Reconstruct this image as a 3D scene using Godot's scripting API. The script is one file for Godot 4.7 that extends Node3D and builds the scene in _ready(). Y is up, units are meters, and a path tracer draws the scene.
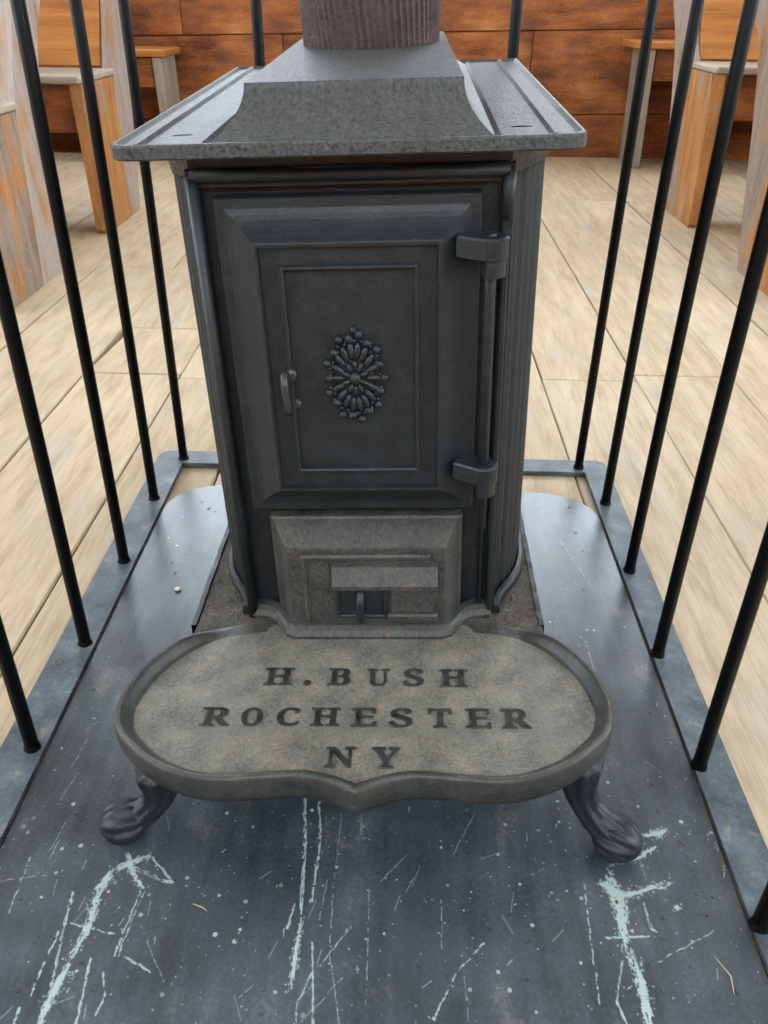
extends Node3D
# An old cast-iron box stove on a painted sheet-metal stove board inside a barred guard, in a room of plank pews.

var M := {}
var names := {}
var rng := RandomNumberGenerator.new()

const SCRATCHES = [
[6.0,1,-222,-263,-220,-284,-216,-306], [5.1,1,-216,-306,-212,-332,-213,-364,-208,-379], [2.9,0,-181,-363,-185,-328,-186,-312], [1.8,0,-232,-359,-229,-331,-222,-284], [1.7,0,-232,-329,-234,-303,-235,-284],
[1.1,0,-275,-387,-273,-341], [0.9,0,-290,-366,-257,-372], [2.1,0,-180,-313,-159,-302], [2.0,0,-203,-311,-198,-265], [1.7,0,-191,-301,-186,-286,-187,-273],
[0.7,0,-168,-324,-148,-295], [0.8,0,-258,-402,-260,-385], [1.4,0,-226,-335,-192,-328], [2.0,0,-239,-277,-238,-265], [4.6,1,-208,-376,-197,-385,-183,-390],
[3.8,1,-202,-395,-194,-378,-181,-363], [3.0,0,-196,-382,-172,-371,-161,-368], [2.3,0,-183,-390,-168,-377,-161,-368], [2.8,0,-69,-452,-64,-400,-61,-347], [3.5,1,-61,-347,-63,-293],
[2.4,0,-58,-452,-53,-407,-55,-356], [0.9,0,-38,-435,-40,-365,-38,-317,-28,-272], [2.4,0,-51,-327,-45,-271], [2.0,0,-49,-307,-58,-284,-57,-270], [1.1,0,-27,-336,-45,-310],
[1.5,0,70,-330,49,-308,34,-280], [0.8,0,71,-440,51,-399], [0.7,0,-13,-369,-12,-326,-12,-285], [0.6,0,16,-399,-5,-375], [0.6,0,41,-362,40,-325],
[0.7,0,55,-306,56,-276], [0.9,0,-45,-375,-48,-343], [2.5,0,-67,-356,-70,-336], [0.7,0,-28,-303,-54,-273], [6.4,1,204,-422,225,-429],
[6.0,1,159,-382,175,-370,217,-382], [2.2,0,191,-365,191,-345,195,-342], [2.5,0,158,-337,188,-339], [7.4,1,167,-393,172,-362,171,-332], [6.1,1,171,-332,175,-308,175,-277],
[1.1,0,190,-321,241,-347], [3.7,1,213,-363,216,-361], [1.4,0,149,-378,146,-335,144,-291], [2.0,0,166,-321,156,-294,160,-278], [3.1,1,169,-393,198,-404,212,-413],
[1.2,0,204,-844,224,-754], [1.0,0,-225,-582,-209,-641], [1.2,0,201,-658,202,-585], [0.9,0,-274,-471,-270,-507], [0.8,0,-271,-440,-266,-469],
[0.9,0,-262,-393,-259,-419]
]
const LETTERS = [["H",-.0693,.0839,.0248,.0202],[".",-.0451,.0915,.0060,.0060],["B",-.0186,.0842,.0195,.0201],["U",.0137,.0847,.0190,.0201],["S",.0427,.0848,.0174,.0204],["H",.0757,.0853,.0232,.0203],
["R",-.1128,.1293,.0244,.0195],["O",-.0841,.1295,.0170,.0193],["C",-.0555,.1292,.0182,.0193],["H",-.0261,.1290,.0229,.0193],["E",.0042,.1293,.0204,.0196],["S",.0332,.1296,.0188,.0198],["T",.0636,.1297,.0190,.0200],["E",.0931,.1297,.0202,.0199],["R",.1225,.1298,.0226,.0200],
["N",-.0112,.1692,.0227,.0194],["Y",.0227,.1695,.0212,.0200]]

# ---------------------------------------------------------------- naming helpers
func numbered(n: String) -> String:
	if not names.has(n):
		names[n] = 0
		return n
	names[n] += 1
	return "%s_%03d" % [n, names[n]]

func thing(n: String, label: String, category: String, at := Vector3.ZERO, group := "") -> Node3D:
	var o := Node3D.new()
	o.name = numbered(n)
	add_child(o)
	o.position = at
	tag(o, label, category, group)
	return o

func tag(o: Node, label: String, category: String, group := "") -> void:
	o.set_meta("label", label)
	o.set_meta("category", category)
	if group != "":
		o.set_meta("group", group)

func structure(n: String, label := "") -> Node3D:
	var o := Node3D.new()
	o.name = n
	add_child(o)
	o.set_meta("kind", "structure")
	if label != "":
		o.set_meta("label", label)
	return o

func part(n: String, st: SurfaceTool, m: Material, parent: Node) -> MeshInstance3D:
	var o := MeshInstance3D.new()
	o.name = n
	st.generate_normals()
	o.mesh = st.commit()
	o.material_override = m
	parent.add_child(o, true)
	return o

func new_st(smooth := false) -> SurfaceTool:
	var st := SurfaceTool.new()
	st.begin(Mesh.PRIMITIVE_TRIANGLES)
	st.set_smooth_group(0 if smooth else -1)
	return st

# ---------------------------------------------------------------- mesh helpers
func tri(st: SurfaceTool, a: Vector3, b: Vector3, c: Vector3) -> void:
	st.add_vertex(a); st.add_vertex(b); st.add_vertex(c)

func quad(st: SurfaceTool, a: Vector3, b: Vector3, c: Vector3, d: Vector3) -> void:
	tri(st, a, b, c); tri(st, a, c, d)

# rings of equal size joined in order; closed joins the last point of a ring to its first
func loft(st: SurfaceTool, rings: Array, closed := true) -> void:
	for i in rings.size() - 1:
		var a: PackedVector3Array = rings[i]
		var b: PackedVector3Array = rings[i + 1]
		var n := a.size()
		for j in (n if closed else n - 1):
			var k := (j + 1) % n
			quad(st, a[j], a[k], b[k], b[j])

# fills a planar ring by ear clipping, in the plane of two axes
func cap(st: SurfaceTool, ring: PackedVector3Array, axis: int, flip := false) -> void:
	var p := PackedVector2Array()
	for v in ring:
		p.append(Vector2(v.y, v.z) if axis == 0 else Vector2(v.x, v.z) if axis == 1 else Vector2(v.x, v.y))
	var idx := Geometry2D.triangulate_polygon(p)
	for t in range(0, idx.size(), 3):
		if flip:
			tri(st, ring[idx[t]], ring[idx[t + 2]], ring[idx[t + 1]])
		else:
			tri(st, ring[idx[t]], ring[idx[t + 1]], ring[idx[t + 2]])

# box with chamfered edges; texture coordinates in metres run with the grain along axis "grain"
func cbox(st: SurfaceTool, lo: Vector3, hi: Vector3, ch := 0.002, grain := 2, off := Vector2.ZERO, warp = null) -> void:
	var c := (lo + hi) * 0.5
	var h := (hi - lo) * 0.5
	ch = minf(ch, minf(h.x, minf(h.y, h.z)) * 0.9)
	var corner := func(sx: float, sy: float, sz: float, ax: int) -> Vector3:
		var v := h
		for k in 3:
			if k != ax:
				v[k] -= ch
		return c + Vector3(v.x * sx, v.y * sy, v.z * sz)
	var put := func(vs: Array, nax: int) -> void:
		for t in ([[0, 1, 2], [0, 2, 3]] if vs.size() == 4 else [[0, 1, 2]]):
			for i in t:
				var v: Vector3 = vs[i]
				var u := 0.0
				var w := v[grain]
				if nax == grain:
					u = v[(grain + 1) % 3]; w = v[(grain + 2) % 3]
				else:
					u = v[3 - nax - grain]
				st.set_uv(Vector2(u, w) + off)
				st.add_vertex(warp.call(v) if warp != null else v)
	for ax in 3:
		var b := (ax + 1) % 3
		var d := (ax + 2) % 3
		for s in [-1.0, 1.0]:
			var vs := []
			for q in [[-1, -1], [1, -1], [1, 1], [-1, 1]]:
				var sg := Vector3.ZERO
				sg[ax] = s; sg[b] = q[0]; sg[d] = q[1]
				vs.append(corner.call(sg.x, sg.y, sg.z, ax))
			if s > 0:
				vs.reverse()
			put.call(vs, ax)
		for q in [[-1, -1], [1, -1], [1, 1], [-1, 1]]:
			var e := []
			for s in [-1.0, 1.0]:
				var sg := Vector3.ZERO
				sg[ax] = s; sg[b] = q[0]; sg[d] = q[1]
				e.append([corner.call(sg.x, sg.y, sg.z, b), corner.call(sg.x, sg.y, sg.z, d)])
			var vs2 := [e[0][0], e[0][1], e[1][1], e[1][0]]
			if q[0] * q[1] > 0:
				vs2.reverse()
			put.call(vs2, b)
	for sx in [-1.0, 1.0]:
		for sy in [-1.0, 1.0]:
			for sz in [-1.0, 1.0]:
				var vs3 := [corner.call(sx, sy, sz, 0), corner.call(sx, sy, sz, 1), corner.call(sx, sy, sz, 2)]
				if sx * sy * sz > 0:
					vs3.reverse()
				put.call(vs3, 0 if grain != 0 else 1)

# tube of round cross-sections along a path; rad gives one radius for each point
func tube(st: SurfaceTool, path: Array, rad: Array, sides := 10, caps := true, grooves := 0, depth := 0.0) -> void:
	var rings := []
	var side := Vector3.RIGHT
	for i in path.size():
		var t: Vector3 = (path[mini(i + 1, path.size() - 1)] - path[maxi(i - 1, 0)]).normalized()
		if absf(side.dot(t)) > 0.95:
			side = Vector3.FORWARD
		side = (side - t * side.dot(t)).normalized()
		var up := t.cross(side)
		var r := PackedVector3Array()
		for k in sides:
			var a := TAU * k / sides
			var q: float = rad[i] * (1.0 + (depth * cos(a * grooves) if grooves > 0 else 0.0))
			r.append(path[i] + side * cos(a) * q + up * sin(a) * q)
		rings.append(r)
	loft(st, rings)
	if caps:
		for e in [0, rings.size() - 1]:
			var r2: PackedVector3Array = rings[e]
			for k in sides:
				if e == 0:
					tri(st, path[e], r2[(k + 1) % sides], r2[k])
				else:
					tri(st, path[e], r2[k], r2[(k + 1) % sides])

func ellipsoid(st: SurfaceTool, c: Vector3, r: Vector3, nu := 10, nv := 6, turn := 0.0) -> void:
	var rings := []
	for i in nv + 1:
		var a := PI * i / nv
		var ring := PackedVector3Array()
		for j in nu:
			var b := TAU * j / nu
			var v := Vector3(r.x * sin(a) * cos(b), r.y * sin(a) * sin(b), r.z * cos(a)).rotated(Vector3.BACK, turn)
			ring.append(c + v)
		rings.append(ring)
	loft(st, rings)

func rect_ring(l: float, r: float, b: float, t: float, z: float) -> PackedVector3Array:
	return PackedVector3Array([Vector3(l, b, z), Vector3(l, t, z), Vector3(r, t, z), Vector3(r, b, z)])

# ---------------------------------------------------------------- textures
func nz(w: int, h: int, freq: float, sd: int, oct := 4, sx := 1, sy := 1, kind := FastNoiseLite.TYPE_SIMPLEX_SMOOTH) -> PackedByteArray:
	var f := FastNoiseLite.new()
	f.seed = sd; f.frequency = freq; f.fractal_octaves = oct; f.noise_type = kind
	var im := f.get_seamless_image(maxi(w / sx, 8), maxi(h / sy, 8), false, false, 0.15, true)
	im.convert(Image.FORMAT_L8)
	if sx > 1 or sy > 1:
		im.resize(w, h, Image.INTERPOLATE_CUBIC)
	return im.get_data()

func lut(cols: Array) -> PackedByteArray:
	var g := Gradient.new()
	g.offsets = PackedFloat32Array(range(cols.size()).map(func(i): return float(i) / (cols.size() - 1)))
	g.colors = PackedColorArray(cols.map(func(c): return Color(c)))
	var out := PackedByteArray()
	for i in 256:
		var c := g.sample(i / 255.0)
		out.append(int(c.r * 255)); out.append(int(c.g * 255)); out.append(int(c.b * 255))
	return out

# sum of weighted noise layers through a colour table; a second table shows where the mask noise passes its level
func paint(w: int, h: int, layers: Array, cols: Array, mask := PackedByteArray(), level := 128, cols2 := [], soft := 30, gain := 1.0) -> Array:
	var t := lut(cols)
	var t2 := lut(cols2) if cols2.size() else PackedByteArray()
	var px := PackedByteArray(); px.resize(w * h * 3)
	var ht := PackedByteArray(); ht.resize(w * h)
	var nl := layers.size()
	var has := mask.size() > 0
	for i in w * h:
		var v := 0.0
		for k in nl:
			v += layers[k][0][i] * layers[k][1]
		v = (v - 128.0) * gain + 128.0
		var q := clampi(int(v), 0, 255)
		ht[i] = q
		q *= 3
		if has:
			var s := clampf((mask[i] - level + (v - 128.0) * 0.4) / soft, 0.0, 1.0)
			px[i * 3] = int(lerpf(t[q], t2[q], s)); px[i * 3 + 1] = int(lerpf(t[q + 1], t2[q + 1], s)); px[i * 3 + 2] = int(lerpf(t[q + 2], t2[q + 2], s))
		else:
			px[i * 3] = t[q]; px[i * 3 + 1] = t[q + 1]; px[i * 3 + 2] = t[q + 2]
	return [Image.create_from_data(w, h, false, Image.FORMAT_RGB8, px), Image.create_from_data(w, h, false, Image.FORMAT_L8, ht)]

func as_tex(im: Image) -> ImageTexture:
	im.generate_mipmaps()
	return ImageTexture.create_from_image(im)

func wood(layers_px: Array, size: Vector2, rough: float, relief: float) -> StandardMaterial3D:
	var m := StandardMaterial3D.new()
	m.albedo_texture = as_tex(layers_px[0])
	m.heightmap_enabled = true
	m.heightmap_texture = as_tex(layers_px[1])
	m.heightmap_scale = relief
	m.uv1_scale = Vector3(1.0 / size.x, 1.0 / size.y, 1)
	m.roughness = rough
	m.metallic_specular = 0.4
	m.vertex_color_use_as_albedo = true
	return m

func iron(layers_px: Array, scale: float, rough: float, relief: float, spec := 0.5) -> StandardMaterial3D:
	var m := StandardMaterial3D.new()
	m.albedo_texture = as_tex(layers_px[0])
	m.heightmap_enabled = true
	m.heightmap_texture = as_tex(layers_px[1])
	m.heightmap_scale = relief
	m.uv1_triplanar = true
	m.uv1_scale = Vector3.ONE * scale
	m.roughness = rough
	m.metallic_specular = spec
	return m

func plain(c: Color, rough := 0.6, metal := 0.0, spec := 0.5) -> StandardMaterial3D:
	var m := StandardMaterial3D.new()
	m.albedo_color = c
	m.roughness = rough
	m.metallic = metal
	m.metallic_specular = spec
	return m

func make_materials() -> void:
	var w := 512
	var h := 1024
	var fine := nz(w, h, 0.14, 11, 4, 1, 12)
	var grain := nz(w, h, 0.03, 12, 4, 1, 12)
	var broad := nz(w, h, 0.012, 13, 4, 2, 4)
	var speck := nz(w, h, 0.12, 14, 3, 1, 2)
	var patch := nz(w, h, 0.02, 15, 4, 2, 5)
	var hair := nz(w, h, 0.20, 16, 3, 1, 14)
	var mottle := nz(w, h, 0.018, 17, 4, 1, 3)
	M.floor = wood(paint(w, h, [[hair, .34], [grain, .24], [mottle, .32], [speck, .10]], ["74644f", "9f8c72", "b8a58b", "c6b59c", "d4c6b1"], patch, 150, ["7e7264", "9b8f7e", "b0a493", "bcb1a1", "cac1b4"], 80, .85), Vector2(.40, 1.2), .8, .04)
	M.wall = wood(paint(w, h, [[fine, .14], [grain, .22], [broad, .46], [speck, .18]], ["3a1f10", "6c3d20", "965a2f", "b37644", "cb9865"], patch, 140, ["331e18", "5c3626", "7c4a32", "935f44", "ab7c5e"], 70, 1.25), Vector2(.6, 1.0), .62, .04)
	M.pine = wood(paint(w, h, [[fine, .22], [grain, .38], [broad, .30], [speck, .10]], ["74421a", "a5672f", "bb7d41", "c68b4f", "d3a06a"]), Vector2(.6, 2.0), .5, .03)
	M.worn = wood(paint(w, h, [[fine, .25], [grain, .30], [broad, .25], [speck, .20]], ["5a4b43", "8a7b72", "a0938b", "ada29b", "c2b8b0"], patch, 150, ["5b3e28", "8b6444", "a57d5a", "b39070", "c3a588"], 70), Vector2(.6, 1.0), .6, .05)
	M.worn_orange = wood(paint(w, h, [[fine, .25], [grain, .30], [broad, .25], [speck, .20]], ["5a371c", "95653a", "b07c4a", "bd8c5a", "c9a070"], patch, 150, ["5a4b43", "857467", "9b8a7c", "aa9b8e", "bcb0a4"], 60, 1.2), Vector2(.6, 1.0), .6, .05)
	M.worn_brown = wood(paint(w, h, [[fine, .25], [grain, .30], [broad, .25], [speck, .20]], ["4c3f36", "78695d", "908074", "9e9084", "b3a79c"], patch, 135, ["5a3a20", "8c5d36", "a87346", "b58558", "c29a72"], 60, 1.2), Vector2(.6, 1.0), .6, .05)
	M.grey_wood = wood(paint(w, h, [[fine, .28], [grain, .32], [broad, .25], [speck, .15]], ["4f473e", "877d70", "a2988b", "b2a89c", "c4bcb0"]), Vector2(.6, 1.2), .7, .05)
	# cast iron: sandy relief, blackened
	var n := 512
	var sand := nz(n, n, 0.16, 21, 3)
	var cloud := nz(n, n, 0.014, 22, 4)
	var pits := nz(n, n, 0.075, 23, 3)
	var dustm := nz(n, n, 0.03, 24, 5)
	var spots := nz(n, n, 0.10, 25, 2)
	M.iron = iron(paint(n, n, [[sand, .45], [cloud, .30], [pits, .25]], ["090c0f", "14191c", "1d2327", "293034", "3e4649"], PackedByteArray(), 0, [], 30, 1.3), 6.5, .46, .045)
	M.roof = iron(paint(n, n, [[sand, .50], [cloud, .20], [pits, .30]], ["202121", "353738", "454748", "555758", "6f7172"], spots, 168, ["0c0d0e", "1a1c1d", "26292a", "303334", "45494a"], 14, 1.2), 4.0, .60, .10)
	M.hearth = iron(paint(n, n, [[sand, .40], [cloud, .40], [pits, .20]], ["33332f", "504f49", "66645c", "78756b", "918d82"], dustm, 140, ["38352e", "585249", "6f685c", "80786b", "978f80"], 60, 1.2), 4.0, .62, .05)
	M.rim = iron(paint(n, n, [[sand, .40], [cloud, .35], [pits, .25]], ["151616", "292a2a", "3b3c3a", "4d4d48", "6c6b62"], PackedByteArray(), 0, [], 30, 1.3), 4.0, .40, .06)
	M.letter = iron(paint(n, n, [[sand, .5], [cloud, .5]], ["2b2c2b", "3e3f3d", "4f4f4b", "5e5e58", "777670"], PackedByteArray(), 0, [], 30, 1.6), 5.0, .45, .03)
	M.soot = iron(paint(n, n, [[sand, .40], [cloud, .30], [pits, .30]], ["161412", "302d29", "464239", "575249", "736d61"], PackedByteArray(), 0, [], 30, 1.7), 4.0, .8, .18)
	M.pipe = iron(paint(n, n, [[sand, .40], [cloud, .30], [pits, .30]], ["1c1514", "342928", "493a38", "5a4a47", "786865"], PackedByteArray(), 0, [], 30, 1.4), 4.0, .55, .05)
	M.ash = iron(paint(n, n, [[sand, .45], [cloud, .25], [pits, .30]], ["191b1b", "2e302f", "414340", "53554f", "6d6f67"], dustm, 182, ["201814", "3c2e27", "51413a", "61524a", "77695f"], 30, 1.3), 4.0, .55, .06)
	M.bar = iron(paint(n, n, [[sand, .5], [cloud, .5]], ["030404", "060708", "090a0b", "0d0f10", "16181a"]), 5.0, .45, .02, .3)
	M.rail = iron(paint(n, n, [[sand, .25], [cloud, .55], [pits, .20]], ["2f363b", "424a51", "4f585f", "5b656c", "717b82"], dustm, 175, ["46443f", "5a5852", "66645e", "73716b", "868480"], 40, 1.4), 3.0, .48, .01, .4)
	M.plaster = plain(Color("d9d5cb"), .9)
	M.trim = plain(Color("8b6a48"), .6)
	M.latch = plain(Color("3a3b3b"), .30, .3)
	var g := plain(Color(.9, .95, 1.0, .06), .02)
	g.transparency = BaseMaterial3D.TRANSPARENCY_ALPHA
	M.glass = g
	M.board = make_board_material()

# blue-grey paint with scraped-through streaks, chips and specks; one texture laid over the whole board
const BX0 := -.300
const BX1 := .262
const BZ0 := -.957
const BZ1 := .12
func make_board_material() -> StandardMaterial3D:
	var w := 512
	var h := 960
	var cloud := nz(w, h, 0.010, 31, 5)
	var brush := nz(w, h, 0.06, 32, 3, 1, 10)
	var sand := nz(w, h, 0.25, 33, 2)
	var dust := nz(w, h, 0.016, 34, 5)
	var p := paint(w, h, [[cloud, .50], [brush, .25], [sand, .25]], ["23292d", "323a3f", "3e474c", "4a535a", "5f696f"], dust, 175, ["3b3b39", "494a48", "555654", "61625f", "737471"], 60, 1.5)
	var im: Image = p[0]
	im.resize(1024, 1920, Image.INTERPOLATE_CUBIC)
	w = 1024; h = 1920
	var sx := w / (BX1 - BX0)
	var sz := h / (BZ1 - BZ0)
	var chip := Color("9fb0ab")
	var ragged := FastNoiseLite.new()
	ragged.seed = 5; ragged.frequency = 0.045; ragged.fractal_octaves = 3
	var dot := func(x: float, y: float, r: float, c: Color, k: float) -> void:
		for j in range(int(y - r), int(y + r) + 2):
			for i in range(int(x - r), int(x + r) + 2):
				if i < 0 or j < 0 or i >= w or j >= h:
					continue
				var d := Vector2(i - x, j - y).length()
				if d <= r:
					im.set_pixel(i, j, im.get_pixel(i, j).lerp(c, k))
	for s in SCRATCHES:
		var wd: float = s[0] * .001 * sx * .5
		var pts := []
		for i in range(2, s.size(), 2):
			pts.append(Vector2((s[i] * .001 - BX0) * sx, (s[i + 1] * .001 - BZ0) * sz))
		var strands := 1
		if wd > 1.6:
			strands = 3
		if s[1] == 1:
			strands = int(12 + wd * 3.2)
		for n in strands:
			# each strand covers a stretch of the line, a little to one side of it
			var f0 := 0.0 if strands < 4 else rng.randf_range(0.0, .75)
			var f1 := 1.0 if strands < 4 else minf(1.0, f0 + rng.randf_range(.15, .6))
			var off := Vector2.ZERO if strands == 1 else Vector2(rng.randfn() * wd * .5, rng.randfn() * wd * .3)
			var r := maxf(.75, wd) if strands == 1 else rng.randf_range(.8, maxf(1.3, wd * .32))
			var segs := pts.size() - 1
			var total := 0.0
			for i in segs:
				total += pts[i].distance_to(pts[i + 1])
			var steps := int(total * (f1 - f0) / .8) + 2
			for k in steps:
				var f := lerpf(f0, f1, float(k) / steps) * segs
				var i := mini(int(f), segs - 1)
				var q: Vector2 = pts[i].lerp(pts[i + 1], f - i) + off
				var g1 := ragged.get_noise_2d(q.x * 2.1 + n * 37.0, q.y * 2.1)
				q += Vector2(ragged.get_noise_2d(q.x, q.y + n * 11.0), ragged.get_noise_2d(q.y, q.x)) * (1.2 + .5 * wd)
				if g1 > -.25:
					dot.call(q.x, q.y, maxf(.7, r * (.7 + .9 * g1)), chip, .6 if r > 1.0 else .45)
				if s[1] == 1 and rng.randf() < .10:
					dot.call(q.x + rng.randfn() * wd * .8, q.y + rng.randfn() * wd * .8, rng.randf_range(.7, 1.9), chip, .6)
	for k in 2800:   # flecks and chips
		var x := rng.randf() * w
		var y := rng.randf() * h
		var near := y > h * .45
		if not near and rng.randf() < .45:
			continue
		dot.call(x, y, rng.randf_range(.6, 1.3) if rng.randf() < .85 else rng.randf_range(1.5, 3.2), Color("b5c0bd"), rng.randf_range(.35, .9))
	for k in 150:    # short nicks
		var x := rng.randf() * w
		var y := rng.randf_range(.35, 1.0) * h
		var d := Vector2.from_angle(rng.randfn(1.75, .5)) * rng.randf_range(6, 34)
		for t in 24:
			dot.call(x + d.x * t / 24.0, y + d.y * t / 24.0, .75, chip, .45)
	for k in 500:    # dark grit
		dot.call(rng.randf() * w, rng.randf() * h, rng.randf_range(.6, 1.5), Color("23262a"), .7)
	var m := StandardMaterial3D.new()
	m.albedo_texture = as_tex(im)
	m.roughness = .34
	m.metallic_specular = .5
	m.heightmap_enabled = true
	m.heightmap_texture = as_tex(p[1])
	m.heightmap_scale = .004
	return m

# ---------------------------------------------------------------- camera and light
func _ready() -> void:
	rng.seed = 7
	var cam := Camera3D.new()
	cam.name = "camera"
	cam.fov = rad_to_deg(2.0 * atan(512.0 / 820.0))
	cam.near = .02
	cam.far = 60
	cam.transform = Transform3D(Basis(Vector3.UP, deg_to_rad(.95)) * Basis(Vector3.RIGHT, deg_to_rad(-32.2)) * Basis(Vector3.BACK, deg_to_rad(.94)), Vector3(0, .57, 0))
	add_child(cam)
	cam.current = true

	var sky := Sky.new()
	var sm := ProceduralSkyMaterial.new()
	sm.sky_top_color = Color("b9cbe0")
	sm.sky_horizon_color = Color("e6ebf0")
	sm.ground_horizon_color = Color("b9b8ae")
	sm.ground_bottom_color = Color("6f7060")
	sm.sky_energy_multiplier = 3.0
	sky.sky_material = sm
	var env := Environment.new()
	env.background_mode = Environment.BG_SKY
	env.sky = sky
	env.tonemap_mode = Environment.TONE_MAPPER_LINEAR
	env.tonemap_exposure = .80
	env.sdfgi_enabled = true
	env.ssao_enabled = true
	env.ssil_enabled = true
	var we := WorldEnvironment.new()
	we.environment = env
	add_child(we)

	# daylight: an area light in each window opening [centre, size, facing]
	for d in WINDOWS:
		window_light(d[0], d[1], d[2], d[3])

	make_materials()
	build_floor()
	build_walls()
	build_pews()
	build_guard()
	build_stove()
	build_bits()

const RX := 3.1
const RZ0 := -3.78
const RZ1 := 2.2
const RH := 2.9
# centre of the opening, width and height, direction the daylight comes in, strength
const WINDOWS = [
	[Vector3(-1.05, 1.8, RZ0), Vector2(1.2, 1.3), Vector3(0, 0, 1), 4.2],
	[Vector3(1.05, 1.8, RZ0), Vector2(1.2, 1.3), Vector3(0, 0, 1), 4.2],
	[Vector3(-RX, 1.65, -1.3), Vector2(1.0, 1.5), Vector3(1, 0, 0), 3.6],
	[Vector3(-RX, 1.65, .7), Vector2(1.0, 1.5), Vector3(1, 0, 0), 3.6],
	[Vector3(RX, 1.65, -1.3), Vector2(1.0, 1.5), Vector3(-1, 0, 0), 3.6],
	[Vector3(RX, 1.65, .7), Vector2(1.0, 1.5), Vector3(-1, 0, 0), 3.6],
	[Vector3(-.9, 2.2, RZ1), Vector2(1.2, 1.1), Vector3(0, 0, -1), 3.2],
	[Vector3(.9, 2.2, RZ1), Vector2(1.2, 1.1), Vector3(0, 0, -1), 3.2],
]

func window_light(c: Vector3, s: Vector2, n: Vector3, e: float) -> void:
	var l := AreaLight3D.new()
	l.name = "window_daylight"
	l.area_size = s
	l.area_normalize_energy = false
	l.light_energy = e
	l.light_color = Color(.93, .97, 1.0)
	l.area_range = 12
	l.shadow_enabled = true
	add_child(l, true)
	l.look_at_from_position(c + n * .03, c + n * 2.0, Vector3.UP)

# ---------------------------------------------------------------- the room
func tint(st: SurfaceTool, lo: float, hi: float, warm := 0.0) -> void:
	var v := rng.randf_range(lo, hi)
	st.set_color(Color(v * (1.0 + warm * .5), v, v * (1.0 - warm)))

func build_floor() -> void:
	var f := structure("floor", "wide worn pale plank floor")
	var st := new_st()
	st.set_color(Color(.12, .1, .08))
	cbox(st, Vector3(-RX, -.09, RZ0), Vector3(RX, -.034, RZ1), .001)
	part("subfloor", st, M.wall, f)
	var xs := [-3.1, -2.86, -2.63, -2.42, -2.19, -1.97, -1.77, -1.56, -1.35, -1.14, -.94, -.745, -.556, -.385, -.25, -.08, .09, .252, .421, .597, .745, .90, 1.10, 1.31, 1.52, 1.74, 1.95, 2.17, 2.38, 2.62, 2.86, 3.1]
	# where boards of a strip meet end to end
	var joints := {12: [-1.575, -1.345, .6], 13: [-1.33, .9], 14: [-2.2, .2], 15: [-2.9, .4], 16: [-2.4, .3], 17: [-1.36, .8], 18: [-1.39, 1.0], 19: [-2.9, -.1], 20: [-2.49, .5], 21: [-1.9, .6], 11: [-2.0, .1], 10: [-1.2, 1.0]}
	for i in xs.size() - 1:
		var zs: Array = [RZ0]
		if joints.has(i):
			zs += joints[i]
		else:
			zs += [rng.randf_range(-2.6, -1.2), rng.randf_range(.1, 1.3)]
		zs.append(RZ1)
		for k in zs.size() - 1:
			var s2 := new_st()
			tint(s2, .86, 1.06, rng.randf_range(-.02, .05))
			var g := rng.randf_range(.0006, .0016)
			var dy := rng.randf_range(-.0015, 0.0)
			var notch: bool = i == 12 and k == 1      # broken-out edge beside the seam
			var skew := rng.randf_range(-.0012, .0012)
			cbox(s2, Vector3(xs[i] + g, -.032, zs[k] + .0012), Vector3(xs[i + 1] - g, dy, zs[k + 1] - .0012), .0018, 2, Vector2(rng.randf(), rng.randf() * 1.2), func(v: Vector3) -> Vector3: return v + Vector3(skew * v.z + (.017 * clampf((-1.36 - v.z) / .215, 0.0, 1.0) if notch and v.x < -.5 else 0.0), 0, 0))
			part("plank", s2, M.floor, f)

func wall_boxes(st: SurfaceTool, axis: int, at: float, thick: float, lo: float, hi: float, y0: float, y1: float, holes: Array) -> void:
	# a wall along x (axis 0) or z (axis 2) made of the pieces round its window holes [from, to, bottom, top]
	var add := func(a: float, b: float, c: float, d: float) -> void:
		if b - a < .001 or d - c < .001:
			return
		var p := minf(at, at + thick)
		var q := maxf(at, at + thick)
		if axis == 0:
			cbox(st, Vector3(a, c, p), Vector3(b, d, q), .0005, 0)
		else:
			cbox(st, Vector3(p, c, a), Vector3(q, d, b), .0005, 2)
	var x := lo
	for hq in holes:
		add.call(x, hq[0], y0, y1)
		add.call(hq[0], hq[1], y0, hq[2])
		add.call(hq[0], hq[1], hq[3], y1)
		x = hq[1]
	add.call(x, hi, y0, y1)

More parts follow.
